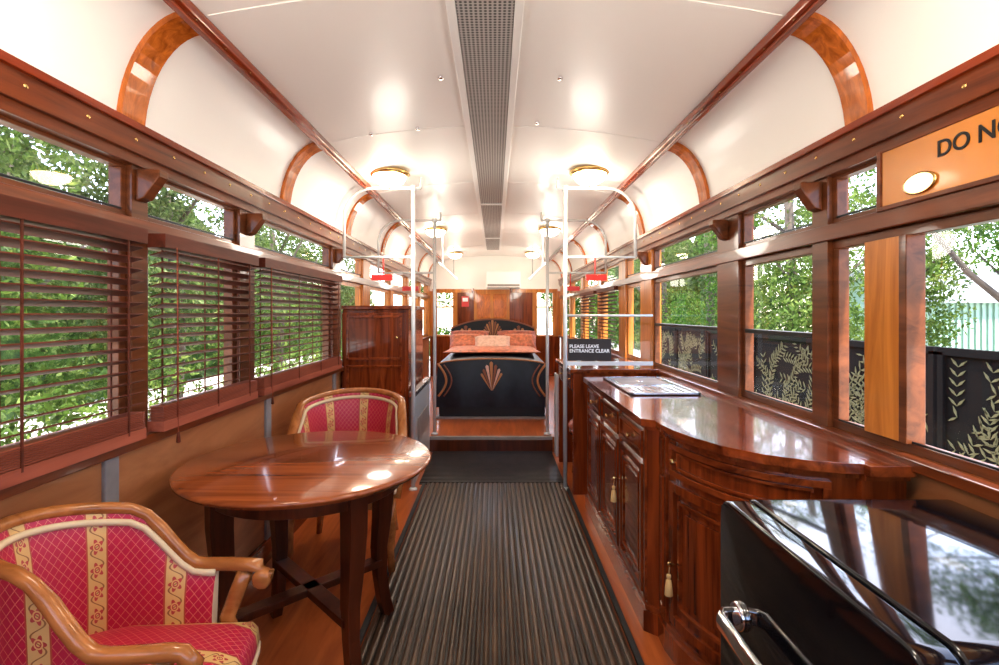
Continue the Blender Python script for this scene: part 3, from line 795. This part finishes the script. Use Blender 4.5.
tree(22,17,9000,.2,LEAF,34,2,6,2.5,3.5,12,1.6)
tree(4.6,4.2,6000,.10,LEAF,35,2.9,3.8,.5,.9,6)
bl=[(2.15+rs.uniform(-.15,.15),1.2+.5*i,.30+rs.uniform(-.1,.12),.35,.4,.3) for i in range(12)]
foliage('shrub',bl,7000,.09,LEAF,[],50)
bl=[(-3.0+rs.uniform(-.15,.15),.8+.8*i,.35+rs.uniform(-.2,.2),.35,.4,.4) for i in range(14)]
foliage('shrub',bl,7000,.09,LEAF2,[],51)
def hedge(name,x,y0,y1,h,sg):
    ny,nz=80,24; V=[];F=[]; rng=random.Random(9)
    for i in range(ny+1):
        for j in range(nz+1):
            V.append((x+sg*rng.uniform(-.35,.35),y0+(y1-y0)*i/ny+rng.uniform(-.1,.1),GZ+h*j/nz*(1+.1*math.sin(i*.7))))
    for i in range(ny):
        for j in range(nz): a=i*(nz+1)+j; F.append((a,a+1,a+nz+2,a+nz+1))
    m=MB(); m.add(V,F,HEDGE); m.build(name)
hedge('hedge',-8.5,-6,34,4.4,-1); hedge('hedge',7.4,14.5,36,5.0,1)
tree(0,13,12000,.15,LEAF,70,.2,3,2.8,.5,14)
def screen(y0):
    m=MB(); x=3.0; y1=y0+1.15; z0,z1=.0,1.10
    m.box(x,x+.02,y0,y1,z0,z1,SCREENB)
    for a,b,c,d in ((y0-.02,y1+.02,z0-.03,z0+.02),(y0-.02,y1+.02,z1-.02,z1+.03),(y0-.02,y0+.02,GZ,z1),(y1-.02,y1+.02,GZ,z1)): m.box(x-.02,x+.04,a,b,c,d,SCREENB)
    rg=random.Random(int(y0*10))
    for k in range(26):
        sy,sz=y0+.1+rg.random()*.95,z0+.06+rg.random()*.85; an=math.radians(rg.uniform(10,170)); L=rg.uniform(.3,.5); cv=rg.uniform(-.8,.8)
        py,pz=sy,sz
        for i in range(7):
            an+=cv/7; py+=math.cos(an)*L/7; pz+=math.sin(an)*L/7
            for sd in (-1,1):
                a2=an+sd*math.radians(48); l=.075
                pts=[(py,pz),(py+math.cos(a2-.22)*l*.5,pz+math.sin(a2-.22)*l*.5),(py+math.cos(a2)*l,pz+math.sin(a2)*l),(py+math.cos(a2+.22)*l*.5,pz+math.sin(a2+.22)*l*.5)]
                if all(y0+.03<q[0]<y1-.03 and z0+.03<q[1]<z1-.03 for q in pts): m.polyx(pts,x-.006,x-.001,LEAFLIGHT)  # solid leaf plates on the panel, coloured as light through cutouts
    m.build('garden_screen')
for i in range(6): screen(2.2+i*1.22)
m=MB()
m.box(10.4,18,12,16,GZ,1.62,SHEDG)
for i in range(50): m.box(10.45+i*.15,10.52+i*.15,11.95,12.0,GZ,1.6,SHEDG)
m.polyx([(11.7,1.6),(14,2.5),(16.3,1.6),(16.3,1.68),(14,2.58),(11.7,1.68)],10.1,18.3,SHEDR)
m.polyx([(12,1.62),(14,2.45),(16,1.62)],10.42,10.5,SHEDG)
m.build('garden_shed')

# ---------------------------------------------------------------- light & world
sun=bpy.data.lights.new('sun','SUN'); sun.energy=7.5; sun.angle=math.radians(3); sun.color=(1,.95,.86)
so=bpy.data.objects.new('sun',sun); scene.collection.objects.link(so); so.rotation_euler=(math.radians(32),math.radians(8),0)
w=bpy.data.worlds.new('World'); scene.world=w; w.use_nodes=True; nt=w.node_tree
sky=nt.nodes.new('ShaderNodeTexSky'); sky.sky_type='NISHITA'; sky.sun_disc=False; sky.sun_elevation=math.radians(55); sky.air_density=.7; sky.dust_density=3
nt.links.new(sky.outputs[0],nt.nodes['Background'].inputs[0]); nt.nodes['Background'].inputs[1].default_value=.82
cam=bpy.data.cameras.new('camera'); co=bpy.data.objects.new('camera',cam); scene.collection.objects.link(co)
co.location=(0,0,H); co.rotation_euler=(math.radians(90),0,0); cam.sensor_width=36; cam.lens=500/999*36
cam.shift_x=4.5/999; cam.shift_y=-19.5/999; cam.clip_start=.02
scene.camera=co
scene.view_settings.view_transform='Standard'
scene.view_settings.exposure=1.0
